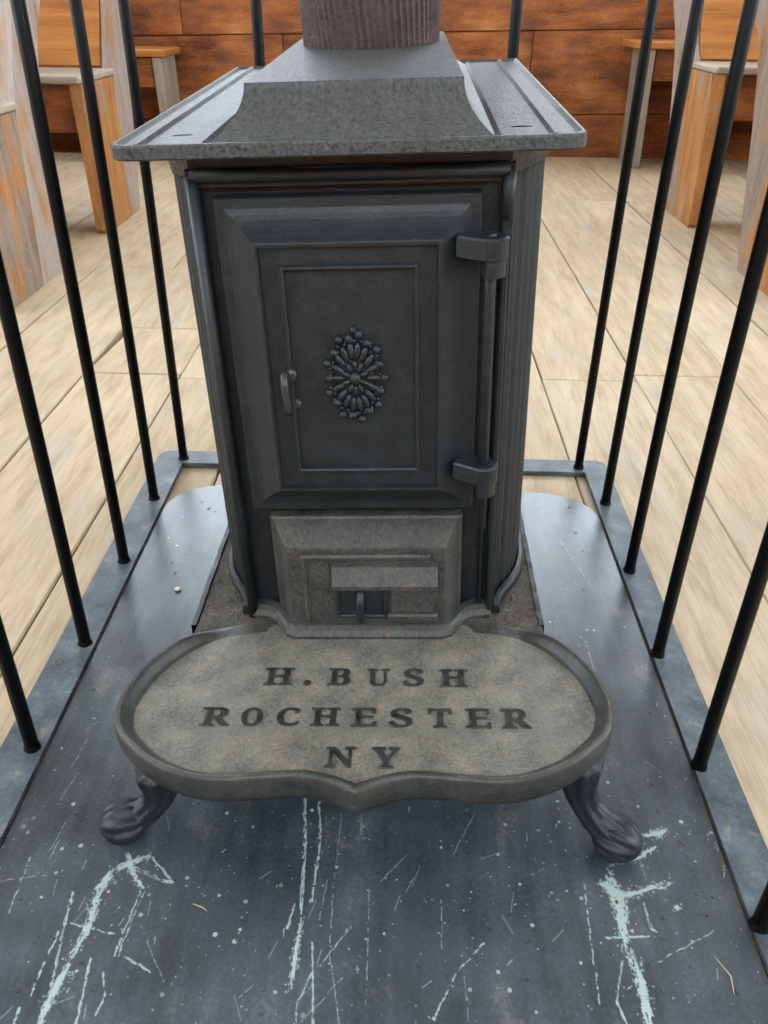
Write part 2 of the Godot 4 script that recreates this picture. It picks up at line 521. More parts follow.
func build_walls() -> void:
	var holes := {"back": [], "left": [], "right": [], "front": []}
	for d in WINDOWS:
		var c: Vector3 = d[0]
		var s: Vector2 = d[1]
		var n: Vector3 = d[2]
		var key := "back" if n.z > .5 else "front" if n.z < -.5 else "left" if n.x > .5 else "right"
		var u := c.x if absf(n.z) > .5 else c.z
		holes[key].append([u - s.x / 2, u + s.x / 2, c.y - s.y / 2, c.y + s.y / 2])
	# back wall: boards up to the sills, each its own piece, then the wall round the windows
	var wb := structure("wall_back", "orange-brown horizontal board wall behind the pews")
	var ys := [-.17, .143, .447, .775, 1.06]
	var cuts := [[-1.9, 1.35], [-.5, .40 + .10], [-2.2, -.9, 1.6], [-.2, 2.0]]
	for i in 4:
		var xs: Array = [-RX]
		xs += cuts[i]
		xs.append(RX)
		for k in xs.size() - 1:
			var st := new_st()
			tint(st, .82, 1.08, rng.randf_range(-.03, .05))
			cbox(st, Vector3(xs[k] + .001, ys[i] + .0015, RZ0 - .03), Vector3(xs[k + 1] - .001, ys[i + 1] - .0015, RZ0 + rng.randf_range(-.002, .002)), .003, 0, Vector2(rng.randf(), rng.randf()), func(v: Vector3) -> Vector3: return v + Vector3(0, v.x * .026, 0))
			part("wall_board", st, M.wall, wb)
	var s2 := new_st()
	s2.set_color(Color.WHITE)
	wall_boxes(s2, 0, RZ0 - .03, -.10, -RX - .1, RX + .1, -.1, RH, holes.back)
	part("boarding", s2, M.wall, wb)
	var s3 := new_st()
	s3.set_color(Color.WHITE)
	wall_boxes(s3, 0, RZ0, -.03, -RX, RX, 1.11, RH, holes.back)
	part("upper_boarding", s3, M.wall, wb)
	for side in [["wall_left", -RX, -.1, "left"], ["wall_right", RX, .1, "right"]]:
		var w := structure(side[0])
		var s4 := new_st()
		s4.set_color(Color.WHITE)
		wall_boxes(s4, 2, side[1], side[2], RZ0 - .13, RZ1 + .1, -.1, RH, holes[side[3]])
		part("wall_plaster", s4, M.plaster, w)
	var wf := structure("wall_front")
	var s5 := new_st()
	s5.set_color(Color.WHITE)
	wall_boxes(s5, 0, RZ1, .1, -RX - .1, RX + .1, -.1, RH, holes.front)
	part("wall_boarding", s5, M.wall, wf)
	var ce := structure("ceiling")
	var s6 := new_st()
	cbox(s6, Vector3(-RX - .1, RH, RZ0 - .13), Vector3(RX + .1, RH + .1, RZ1 + .1), .001)
	part("ceiling_plaster", s6, M.plaster, ce)
	for i in WINDOWS.size():
		var d = WINDOWS[i]
		var wn := structure("window_%d" % (i + 1))
		wn.position = d[0]
		wn.rotation.y = atan2(d[2].x, d[2].z)
		var s: Vector2 = d[1]
		var fr := new_st()
		for q in [[-s.x / 2, -s.x / 2 + .05, -s.y / 2, s.y / 2], [s.x / 2 - .05, s.x / 2, -s.y / 2, s.y / 2], [-s.x / 2, s.x / 2, -s.y / 2, -s.y / 2 + .05], [-s.x / 2, s.x / 2, s.y / 2 - .05, s.y / 2]]:
			cbox(fr, Vector3(q[0], q[2], -.08), Vector3(q[1], q[3], -.03), .003)
		part("window_frame", fr, M.trim, wn)
		var mu := new_st()
		for k in 2:
			var x := -s.x / 2 + s.x * (k + 1) / 3.0
			cbox(mu, Vector3(x - .01, -s.y / 2 + .05, -.07), Vector3(x + .01, s.y / 2 - .05, -.045), .002)
		for k in 3:
			var y := -s.y / 2 + s.y * (k + 1) / 4.0
			cbox(mu, Vector3(-s.x / 2 + .05, y - .01, -.069), Vector3(s.x / 2 - .05, y + .01, -.046), .002)
		part("muntins", mu, M.trim, wn)
		var gl := new_st()
		cbox(gl, Vector3(-s.x / 2 + .04, -s.y / 2 + .04, -.060), Vector3(s.x / 2 - .04, s.y / 2 - .04, -.056), .0002)
		part("pane", gl, M.glass, wn)

# ---------------------------------------------------------------- pews
func lean(v: Vector3) -> Vector3:
	return v + Vector3(-.028 * v.y, 0, 0)

# plate cut to a side profile in (z, y), between two x
func profile(st: SurfaceTool, pts: Array, x0: float, x1: float, off: Vector2) -> void:
	var a := PackedVector3Array()
	var b := PackedVector3Array()
	for p in pts:
		a.append(Vector3(x0, p.y, p.x)); b.append(Vector3(x1, p.y, p.x))
	var poly := PackedVector2Array(pts)
	var idx := Geometry2D.triangulate_polygon(poly)
	for e in [a, b]:
		for t in range(0, idx.size(), 3):
			for k in ([0, 1, 2] if e == a else [0, 2, 1]):
				var v: Vector3 = e[idx[t + k]]
				st.set_uv(Vector2(v.z, v.y) + off)
				st.add_vertex(lean(v))
	var n := pts.size()
	for j in n:
		var k := (j + 1) % n
		for v in [a[j], b[j], b[k], a[j], b[k], a[k]]:
			st.set_uv(Vector2(v.x, v.y + v.z) + off)
			st.add_vertex(lean(v))

func pew(s: float, xa: float, zb: float, zf: float, seat: float, end_wood: Material, support_wood: Material, label: String) -> void:
	var p := thing("pew", label, "pew", Vector3(xa, 0, zb), "plank pews beside the aisle")
	var d := zf - zb
	var far := s * (RX - .15) - xa
	var r := func() -> Vector2: return Vector2(rng.randf(), rng.randf())
	for e in [0.0, far - s * .03]:
		var st := new_st()
		tint(st, .92, 1.08)
		var up := [Vector2(0, 0), Vector2(-.045, .15), Vector2(-.085, .30), Vector2(-.125, .42), Vector2(-.16, .49), Vector2(-.225, .56), Vector2(-.27, .66), Vector2(-.285, .76), Vector2(-.26, .84), Vector2(-.20, .86),
			Vector2(-.15, .82), Vector2(-.10, .70), Vector2(-.055, .56), Vector2(-.005, .46), Vector2(.035, seat + .002), Vector2(.05, seat - .03), Vector2(.105, 0)]
		profile(st, up, e, e + s * .032, r.call())
		part("end_board", st, end_wood, p)
		var s2 := new_st()
		tint(s2, .88, 1.05, .04)
		profile(s2, [Vector2(.108, 0), Vector2(.053, seat - .031), Vector2(.053, seat - .0180), Vector2(d, seat - .0180), Vector2(d, .01), Vector2(d - .01, 0)], e - s * .001, e + s * .030, r.call())
		part("support_board", s2, support_wood, p)
	var s3 := new_st()
	tint(s3, 1.0, 1.12)
	cbox(s3, lean(Vector3(minf(-s * .002, far), seat - .017, .035)), lean(Vector3(maxf(-s * .002, far), seat, d + .012)), .004, 0, r.call())
	part("seat", s3, M.grey_wood, p)
	var s4 := new_st()
	tint(s4, .9, 1.05)
	var xa0 := minf(s * .034, far - s * .034)
	var xa1 := maxf(s * .034, far - s * .034)
	cbox(s4, lean(Vector3(xa0, seat - .135, d - .055)), lean(Vector3(xa1, seat - .0175, d - .030)), .003, 0, r.call())
	part("apron", s4, M.wall, p)
	var s6 := new_st()
	tint(s6, .85, 1.0)
	cbox(s6, lean(Vector3(xa0, .17, -.02)), lean(Vector3(xa1, seat - .026, .0)), .003, 0, r.call(), func(v: Vector3) -> Vector3: return v + Vector3(0, 0, .018 - (v.y - seat) * .30))
	part("lower_board", s6, M.wall, p)
	for k in 2:   # backrest of two wide boards
		var s5 := new_st()
		tint(s5, .95, 1.08, .03)
		var y0: float = [seat + .002, .602][k]
		var y1: float = [.600, .82][k]
		cbox(s5, lean(Vector3(xa0, y0, -.02)), lean(Vector3(xa1, y1, 0.0)), .003, 0, r.call(), func(v: Vector3) -> Vector3: return v + Vector3(0, 0, .018 - (v.y - seat) * .38))
		part("back_board", s5, M.pine, p)

func wall_bench(s: float, xe: float, xl: float, seat: float, label: String) -> void:
	var b := thing("wall_bench", label, "bench", Vector3(xl, 0, -3.53), "benches along the back wall")
	var far := s * 2.2 - xl
	var st := new_st()
	tint(st, .95, 1.05)
	cbox(st, lean(Vector3(minf(xe - xl, far), seat - .024, -.24)), lean(Vector3(maxf(xe - xl, far), seat, .012)), .003, 0, Vector2(rng.randf(), rng.randf()))
	part("seat", st, M.pine, b)
	for e in [0.0, far - s * .08]:
		var s2 := new_st()
		tint(s2, .9, 1.0)
		cbox(s2, Vector3(minf(e, e + s * .035), 0, -.22), Vector3(maxf(e, e + s * .035), seat - .025, .0), .003, 1, Vector2(rng.randf(), rng.randf()), lean)
		part("leg", s2, M.grey_wood, b)
	var s3 := new_st()
	tint(s3, .9, 1.0)
	cbox(s3, lean(Vector3(minf(s * .038, far - s * .09), seat - .13, -.03)), lean(Vector3(maxf(s * .038, far - s * .09), seat - .026, -.01)), .003, 0, Vector2(rng.randf(), rng.randf()))
	part("apron", s3, M.wall, b)

func build_pews() -> void:
	pew(-1, -.815, -1.945, -1.64, .370, M.worn, M.worn_brown, "nearer pew on the left, grey worn end board cut off by the photo's edge")
	pew(-1, -.815, -2.635, -2.314, .386, M.worn, M.worn_orange, "left pew with bright orange backrest, behind the nearer left pew")
	pew(1, .840, -2.085, -1.80, .416, M.worn_brown, M.worn_orange, "nearest pew on the right, worn brown end board at the photo's edge")
	pew(1, .845, -2.815, -2.526, .420, M.worn, M.worn_orange, "right pew with pale seat end and orange support board, second from the camera")
	wall_bench(-1, -.905, -.925, .385, "low plank bench with grey leg at the back wall, left of the stove")
	wall_bench(1, .862, .905, .439, "low plank bench with grey leg at the back wall, right of the stove")

# ---------------------------------------------------------------- stove board and guard
func build_guard() -> void:
	# sheet-metal stove board with rounded back corners
	var ring := PackedVector3Array()
	var top := .0042
	ring.append(Vector3(BX0, top, BZ1)); 
	for k in 9:
		var a := PI / 2 * k / 8.0
		ring.append(Vector3(BX0 + .075 * (1 - cos(a)), top, BZ0 + .062 * (1 - sin(a))))
	for k in 9:
		var a := PI / 2 * k / 8.0
		ring.append(Vector3(BX1 - .075 * (1 - sin(a)), top, BZ0 + .062 * (1 - cos(a))))
	ring.append(Vector3(BX1, top, BZ1))
	var st := new_st()
	var flat := PackedVector2Array()
	for v in ring:
		flat.append(Vector2(v.x, v.z))
	var idx := Geometry2D.triangulate_polygon(flat)
	for t in range(0, idx.size(), 3):
		for i in [0, 1, 2]:
			var v := ring[idx[t + i]]
			st.set_uv(Vector2((v.x - BX0) / (BX1 - BX0), (v.z - BZ0) / (BZ1 - BZ0)))
			st.add_vertex(v)
	for j in ring.size():
		var a := ring[j]
		var b := ring[(j + 1) % ring.size()]
		var a2 := Vector3(a.x, .0008, a.z)
		var b2 := Vector3(b.x, .0008, b.z)
		for v in [a, b, b2, a, b2, a2]:
			st.set_uv(Vector2((v.x - BX0) / (BX1 - BX0), (v.z - BZ0) / (BZ1 - BZ0)))
			st.add_vertex(v)
	var board := part("stove_board", st, M.board, self)
	tag(board, "scratched blue-grey painted sheet-metal floor board under the stove", "stove board")

	var g := thing("stove_guard", "black iron bar guard with flat grey base frame around the stove", "guard", Vector3(0, .0005, 0))
	var rt := .0072
	var lx := [-.341, -.3025]
	var rx := [.2645, .2985]
	var zb := [-1.046, -1.010]
	var zf := .12
	# flat base frame: two sides whose back corners are rounded off, and the back bar between them
	for q in [[lx, 1.0], [rx, -1.0]]:
		var s2 := new_st()
		var x0: float = q[0][0] if q[1] > 0 else q[0][1]     # outer
		var x1: float = q[0][1] if q[1] > 0 else q[0][0]     # inner
		var r2 := PackedVector3Array([Vector3(x1, rt, zf), Vector3(x0, rt, zf)])
		for k in 5:
			var a := PI / 2 * k / 4.0
			r2.append(Vector3(x0 + q[1] * .016 * (1 - cos(a)), rt, zb[0] + .016 * (1 - sin(a))))
		r2.append(Vector3(x1, rt, zb[0]))
		var low := PackedVector3Array()
		for v in r2:
			low.append(Vector3(v.x, 0, v.z))
		cap(s2, r2, 1)
		loft(s2, [r2, low])
		part("side_rail", s2, M.rail, g)
	var s3 := new_st()
	cbox(s3, Vector3(lx[1] + .0002, 0, zb[0]), Vector3(rx[0] - .0002, rt, zb[1]), .0008)
	part("back_rail", s3, M.rail, g)
	var spots := []
	var zl := [-.4909, -.6281, -.7718, -.9123]
	var zr := [-.4926, -.6353, -.7783, -.9282]
	for k in 4:
		spots.append(Vector3([-.313, -.3125, -.315, -.3170][k], 0, zl[k]))
		spots.append(Vector3([.2692, .2698, .2737, .2760][k], 0, zr[k]))
	for z in [-.348, -.205, -.062, .082]:
		spots.append(Vector3(-.313, 0, z))
		spots.append(Vector3(.2692, 0, z))
	for x in [-.3041, -.162, -.023, .115, .2575]:
		spots.append(Vector3(x, 0, -1.0237))
	for p in spots:
		var b := new_st(true)
		var q: Vector3 = p + Vector3(0, rt - .001, 0)
		tube(b, [q, q + Vector3(0, .91, 0)], [.0060, .0060], 12)
		var br := part("bar", b, M.bar, g)
		var wd := new_st(true)
		tube(wd, [q, q + Vector3(0, .003, 0), q + Vector3(0, .006, 0)], [.0076, .0070, .0060], 12, false, 5, .06)
		part("weld", wd, M.bar, br)
	for q in [[Vector3(-.332, .915, -1.043), Vector3(-.296, .921, zf)], [Vector3(.252, .915, -1.043), Vector3(.288, .921, zf)], [Vector3(-.296, .915, -1.043), Vector3(.252, .921, -1.008)]]:
		var s4 := new_st()
		cbox(s4, q[0], q[1], .001)
		part("top_rail", s4, M.bar, g)

# ---------------------------------------------------------------- the stove
func plan(grow: float, y: float, sides_only := false) -> PackedVector3Array:
	# outline of the stove body: flat front, fluted rounded corners and sides
	var key := [Vector2(.109, 0), Vector2(.1105, -.014), Vector2(.117, -.028), Vector2(.127, -.044), Vector2(.135, -.062), Vector2(.140, -.084), Vector2(.1415, -.11), Vector2(.1415, -.30), Vector2(.132, -.345), Vector2(.105, -.372)]
	var half := []
	var acc := 0.0
	for i in key.size() - 1:
		var a: Vector2 = key[i]
		var b: Vector2 = key[i + 1]
		var n := (b - a).normalized().orthogonal()
		if n.x < 0:
			n = -n
		var steps := maxi(1, int(a.distance_to(b) / .0022))
		for k in steps:
			var f := float(k) / steps
			var q := a.lerp(b, f)
			var s := acc + a.distance_to(b) * f
			var ripple := .0021 * sin(s * TAU / .0125) if s > .006 and s < .33 else 0.0
			half.append(q + n * (grow * (clampf(-q.y / .03, 0.0, 1.0) if sides_only else 1.0) + (ripple if grow < .003 else 0.0)))
		acc += a.distance_to(b)
	half.append(key[-1] + Vector2(grow * .4, -grow))
	var out := PackedVector3Array()
	for q in half:
		out.append(Vector3(q.x + .003, y, q.y))
	for k in range(half.size() - 1, -1, -1):
		out.append(Vector3(-half[k].x + .003, y, half[k].y))
	return out

func build_stove() -> void:
	var s := thing("wood_stove", "small black cast-iron box stove standing on a blue-grey metal board", "stove", Vector3(-.0195, 0, -.587))
	s.basis = Basis(Vector3.UP, deg_to_rad(-.6)) * Basis(Vector3.BACK, deg_to_rad(2.5))
	var h := .09
	# bottom plate with a low crumbly lip
	var st := new_st()
	cbox(st, Vector3(-.155, h - .012, -.40), Vector3(.1575, h, .03), .002)
	var bp := part("base_plate", st, M.soot, s)
	for x in [-.157, .1562]:
		st = new_st()
		var rings := []
		for k in 44:
			var z := .018 - .41 * k / 43.0
			var e := Vector3(rng.randf_range(-.0003, .0003), rng.randf_range(-.0005, .0006), 0)
			rings.append(PackedVector3Array([Vector3(x - .0028, h - .012, z), Vector3(x - .0022, h + .0012, z) + e, Vector3(x + .0022, h + .0014, z) + e, Vector3(x + .003, h - .012, z)]))
		loft(st, rings)
		part("lip", st, M.iron, bp)
	# body: fluted casing, foot flange and cornice
	st = new_st(true)
	loft(st, [plan(0, h), plan(0, .28), plan(0, .4865)], false)
	part("casing", st, M.iron, s)
	st = new_st()
	var fl := [plan(.0035, h), plan(.0085, h + .0005), plan(.0085, h + .007), plan(.0065, h + .010), plan(.0032, h + .0105)]
	loft(st, fl)
	part("foot_flange", st, M.iron, s)
	st = new_st()
	loft(st, [plan(.0005, .462, true), plan(.0032, .465, true), plan(.004, .470, true), plan(.006, .474, true), plan(.0085, .478, true), plan(.009, .483, true), plan(.009, .4865, true)])
	part("cornice", st, M.iron, s)
	front(s, h)
	door(s)
	ash_panel(s, h)
	roof(s)
	hearth(s, h)
	legs(s)

func front(s: Node3D, h: float) -> void:
	# front plate with a raised rounded bead round the door opening
	var st := new_st()
	cbox(st, Vector3(-.1058, h, -.014), Vector3(.1118, .474, -.008), .001)
	cbox(st, Vector3(-.1058, .474, -.034), Vector3(.1118, .4885, -.026), .001)
	cbox(st, Vector3(-.1058, .468, -.034), Vector3(.1118, .474, -.014), .001)
	part("front_plate", st, M.iron, s)
	st = new_st(true)
	var y1 := .4695
	var l := -.1045
	var r := .1105
	var seg := func(pts: Array) -> void:
		var rad := []
		for p in pts:
			rad.append(.0048)
		tube(st, pts, rad, 10)
	seg.call([Vector3(l, h, .002), Vector3(l, y1, .002)])
	seg.call([Vector3(l, y1, .002), Vector3(r, y1, .002)])
	seg.call([Vector3(r, y1, .002), Vector3(r, .438, .002)])
	part("front_bead", st, M.iron, s)
	st = new_st()
	cbox(st, Vector3(-.1090, h, -.012), Vector3(-.1010, .474, .002), .001)
	cbox(st, Vector3(-.1010, .4655, -.012), Vector3(.1070, .474, .002), .001)
	cbox(st, Vector3(.1070, h, -.012), Vector3(.1150, .474, .0015), .001)
	part("bead_backing", st, M.iron, s)
	st = new_st()
	cbox(st, Vector3(.1075, h, .000), Vector3(.1125, .412, .0045), .0012)
	cbox(st, Vector3(.1000, h, -.009), Vector3(.1036, .21, -.001), .001)
	part("edge_strip", st, M.iron, s)

func door(s: Node3D) -> void:
	var l := -.0905
	var r := .0922
	var b := .2075
	var t := .4560
	var lp := func(i: float, z: float) -> PackedVector3Array: return rect_ring(l + i, r - i, b + i, t - i, z)
	var st := new_st()
	var rings := [lp.call(0.0, -.0085), lp.call(0.0, .0065), lp.call(.0008, .0072), lp.call(.0068, .0075)]
	# hollow bevel rising to the ridge
	for k in 7:
		var f := k / 6.0
		rings.append(lp.call(.0078 + .0185 * f, .0078 + .0145 * pow(f, 1.45)))
	rings.append(lp.call(.0275, .0232))
	rings.append(lp.call(.0295, .0230))
	rings.append(lp.call(.0302, .0185))
	rings.append(lp.call(.0425, .0185))
	rings.append(lp.call(.0431, .0215))
	rings.append(lp.call(.0448, .0218))
	rings.append(lp.call(.0460, .0208))
	rings.append(lp.call(.0466, .0172))
	loft(st, rings)
	var last: PackedVector3Array = rings[-1]
	quad(st, last[0], last[1], last[2], last[3])
	var d := part("door", st, M.iron, s)
	# oval rosette of leaves
	st = new_st(true)
	var c := Vector3(.0018, .3295, .0175)
	ellipsoid(st, c, Vector3(.0150, .0240, .0020), 20, 6)
	ellipsoid(st, c + Vector3(0, 0, .003), Vector3(.0046, .0056, .0042), 12, 6)
	for k in 10:
		var a := TAU * (k + .5) / 10
		var dir := Vector3(cos(a) * .64, sin(a), 0)
		ellipsoid(st, c + dir * .0098 + Vector3(0, 0, .0018), Vector3(.0052, .0023, .0028), 8, 4, atan2(dir.y, dir.x))
	for k in 18:
		var a := TAU * k / 18
		var dir := Vector3(cos(a) * .64, sin(a), 0)
		var out := 1.0 + .05 * (1 if k % 2 == 0 else -1)
		ellipsoid(st, c + dir * .0215 + Vector3(0, 0, .0014), Vector3(.0074, .0029, .0028), 8, 4, atan2(dir.y, dir.x))
		ellipsoid(st, c + dir * .0325 * out + Vector3(0, 0, .0016), Vector3(.0037, .0037, .0032), 8, 4)
		var side := Vector3(-dir.y, dir.x, 0).normalized() * .0026
		for q in [-1.0, 1.0]:
			ellipsoid(st, c + dir * .0290 + side * q + Vector3(0, 0, .0010), Vector3(.0019, .0019, .0022), 6, 4)
	ellipsoid(st, c + Vector3(0, .0365, .001), Vector3(.0030, .0036, .0026), 8, 4)
	part("rosette", st, M.iron, d)
	# hooked latch handle
	st = new_st(true)
	ellipsoid(st, Vector3(-.0468, .3325, .020), Vector3(.0060, .0065, .0035), 10, 6)
	tube(st, [Vector3(-.0490, .3350, .021), Vector3(-.0500, .3345, .026), Vector3(-.0498, .328, .030), Vector3(-.0490, .318, .031), Vector3(-.0483, .309, .030), Vector3(-.0476, .3045, .027)], [.0030, .0034, .0033, .0030, .0034, .0022], 8)
	ellipsoid(st, Vector3(-.0440, .3085, .0185), Vector3(.0045, .0050, .0025), 8, 5)
	part("latch", st, M.latch, d)
	# hinges: straps, knuckles and the long pin
	var ax := .0985
	var az := .0205
	for q in [[.4235, 1.0], [.2500, -1.0]]:
		st = new_st()
		var y: float = q[0]
		# strap lug: a rounded eye tapering back to the door
		var lug := func(y0: float, y1: float, rr: float, back: float) -> void:
			var a := PackedVector3Array()
			var e := PackedVector3Array()
			for k in 15:
				var an := -PI * .62 + PI * 1.24 * k / 14.0
				a.append(Vector3(ax + rr * cos(an), y0, az + rr * sin(an)))
				e.append(Vector3(ax + rr * cos(an), y1, az + rr * sin(an)))
			for p in [Vector2(ax - back, az - .001), Vector2(ax - back, az - .013)]:
				a.append(Vector3(p.x, y0, p.y)); e.append(Vector3(p.x, y1, p.y))
			var e2 := PackedVector3Array()
			var mid := Vector3(ax - back * .3, y1 + .0015, az)
			for v in e:
				e2.append(v.lerp(mid, .12) + Vector3(0, .0014, 0))
			loft(st, [a, e, e2])
			cap(st, e2, 1)
			cap(st, a, 1)
		lug.call(y - .0065, y + .0060, .0122, .0235)
		lug.call(y - .0190, y - .0075, .0105, .006)
		part("hinge", st, M.iron, s)
	st = new_st(true)
	tube(st, [Vector3(ax, .198, az), Vector3(ax, .4295, az), Vector3(ax, .4325, az)], [.0041, .0041, .0030], 12)
	part("hinge_pin", st, M.iron, s)

func ash_panel(s: Node3D, h: float) -> void:
	var l := -.0785
	var r := .0845
	var t := .1985
	var st := new_st()
	var rings := [rect_ring(l, r, h, t, -.0085), rect_ring(l, r, h, t, .004), rect_ring(l + .003, r - .003, h, t - .002, .0052)]
	for k in 5:
		var f := k / 4.0
		rings.append(rect_ring(l + .003 + .0115 * f, r - .003 - .0115 * f, h, t - .002 - .0150 * f, .0052 + .0205 * pow(f, .9)))
	rings.append(rect_ring(l + .0155, r - .0155, h, t - .0185, .0262))
	loft(st, rings)
	var q: PackedVector3Array = rings[-1]
	quad(st, q[0], q[1], q[2], q[3])
	var p := part("ash_panel", st, M.ash, s)
	# picture-frame ridge
	st = new_st()
	cbox(st, Vector3(-.052, .1705, .0255), Vector3(.0575, .1755, .0305), .0016)
	cbox(st, Vector3(-.052, .103, .0255), Vector3(-.0475, .1705, .0290), .0014)
	part("panel_ridge", st, M.ash, p)
	# hood over the draught opening: a sloping shelf
	st = new_st()
	var a := PackedVector3Array()
	var b := PackedVector3Array()
	for v in [Vector2(.0255, .1650), Vector2(.0305, .1640), Vector2(.0390, .1500), Vector2(.0390, .1462), Vector2(.0255, .1462)]:
		a.append(Vector3(-.0255, v.y, v.x)); b.append(Vector3(.0635, v.y, v.x))
	loft(st, [a, b])
	cap(st, a, 0); cap(st, b, 0, true)
	part("draught_hood", st, M.ash, p)
	# slide with its knob, half open: the slot beside it shows dark
	st = new_st()
	cbox(st, Vector3(-.0235, .1115, .0262), Vector3(.0195, .1462, .0312), .0012)
	cbox(st, Vector3(-.0235, .1105, .0300), Vector3(.0195, .1145, .0330), .001)
	cbox(st, Vector3(-.0235, .1115, .0300), Vector3(-.0195, .1462, .0326), .001)
	cbox(st, Vector3(.0160, .1115, .0300), Vector3(.0195, .1462, .0326), .001)
	var sl := part("draught_slide", st, M.iron, p)
	st = new_st(true)
	tube(st, [Vector3(-.002, .1415, .030), Vector3(-.002, .1400, .036), Vector3(-.0025, .131, .039), Vector3(-.003, .120, .039), Vector3(-.003, .112, .037), Vector3(-.003, .1085, .034)], [.0030, .0038, .0040, .0038, .0034, .0018], 10)
	part("slide_knob", st, M.iron, sl)
	st = new_st()
	cbox(st, Vector3(.0228, .1145, .0255), Vector3(.0600, .1462, .0290), .0006)
	part("draught_plate", st, M.ash, p)
	st = new_st()
	cbox(st, Vector3(.0197, .1090, .0255), Vector3(.0635, .1145, .0330), .0012)
	part("ledge", st, M.ash, p)
	# moulded foot that follows the projecting panel
	st = new_st()
	var path := [Vector2(-.106, .002), Vector2(-.090, .004), Vector2(-.081, .010), Vector2(-.070, .0285), Vector2(-.062, .0325), Vector2(.068, .0325), Vector2(.076, .0285), Vector2(.087, .010), Vector2(.096, .004), Vector2(.112, .002)]
	var rr := []
	for v in path:
		rr.append(PackedVector3Array([Vector3(v.x, h - .001, v.y - .012), Vector3(v.x, h - .001, v.y + .004), Vector3(v.x, h + .004, v.y + .0045), Vector3(v.x, h + .008, v.y + .0015), Vector3(v.x, h + .0105, v.y - .003), Vector3(v.x, h + .011, v.y - .012)]))
	loft(st, rr)
	for e in [0, rr.size() - 1]:
		cap(st, rr[e], 0)
	part("panel_foot", st, M.ash, s)

func roof_y(z: float) -> float:
	return .4945 + (.04 - z) * .034

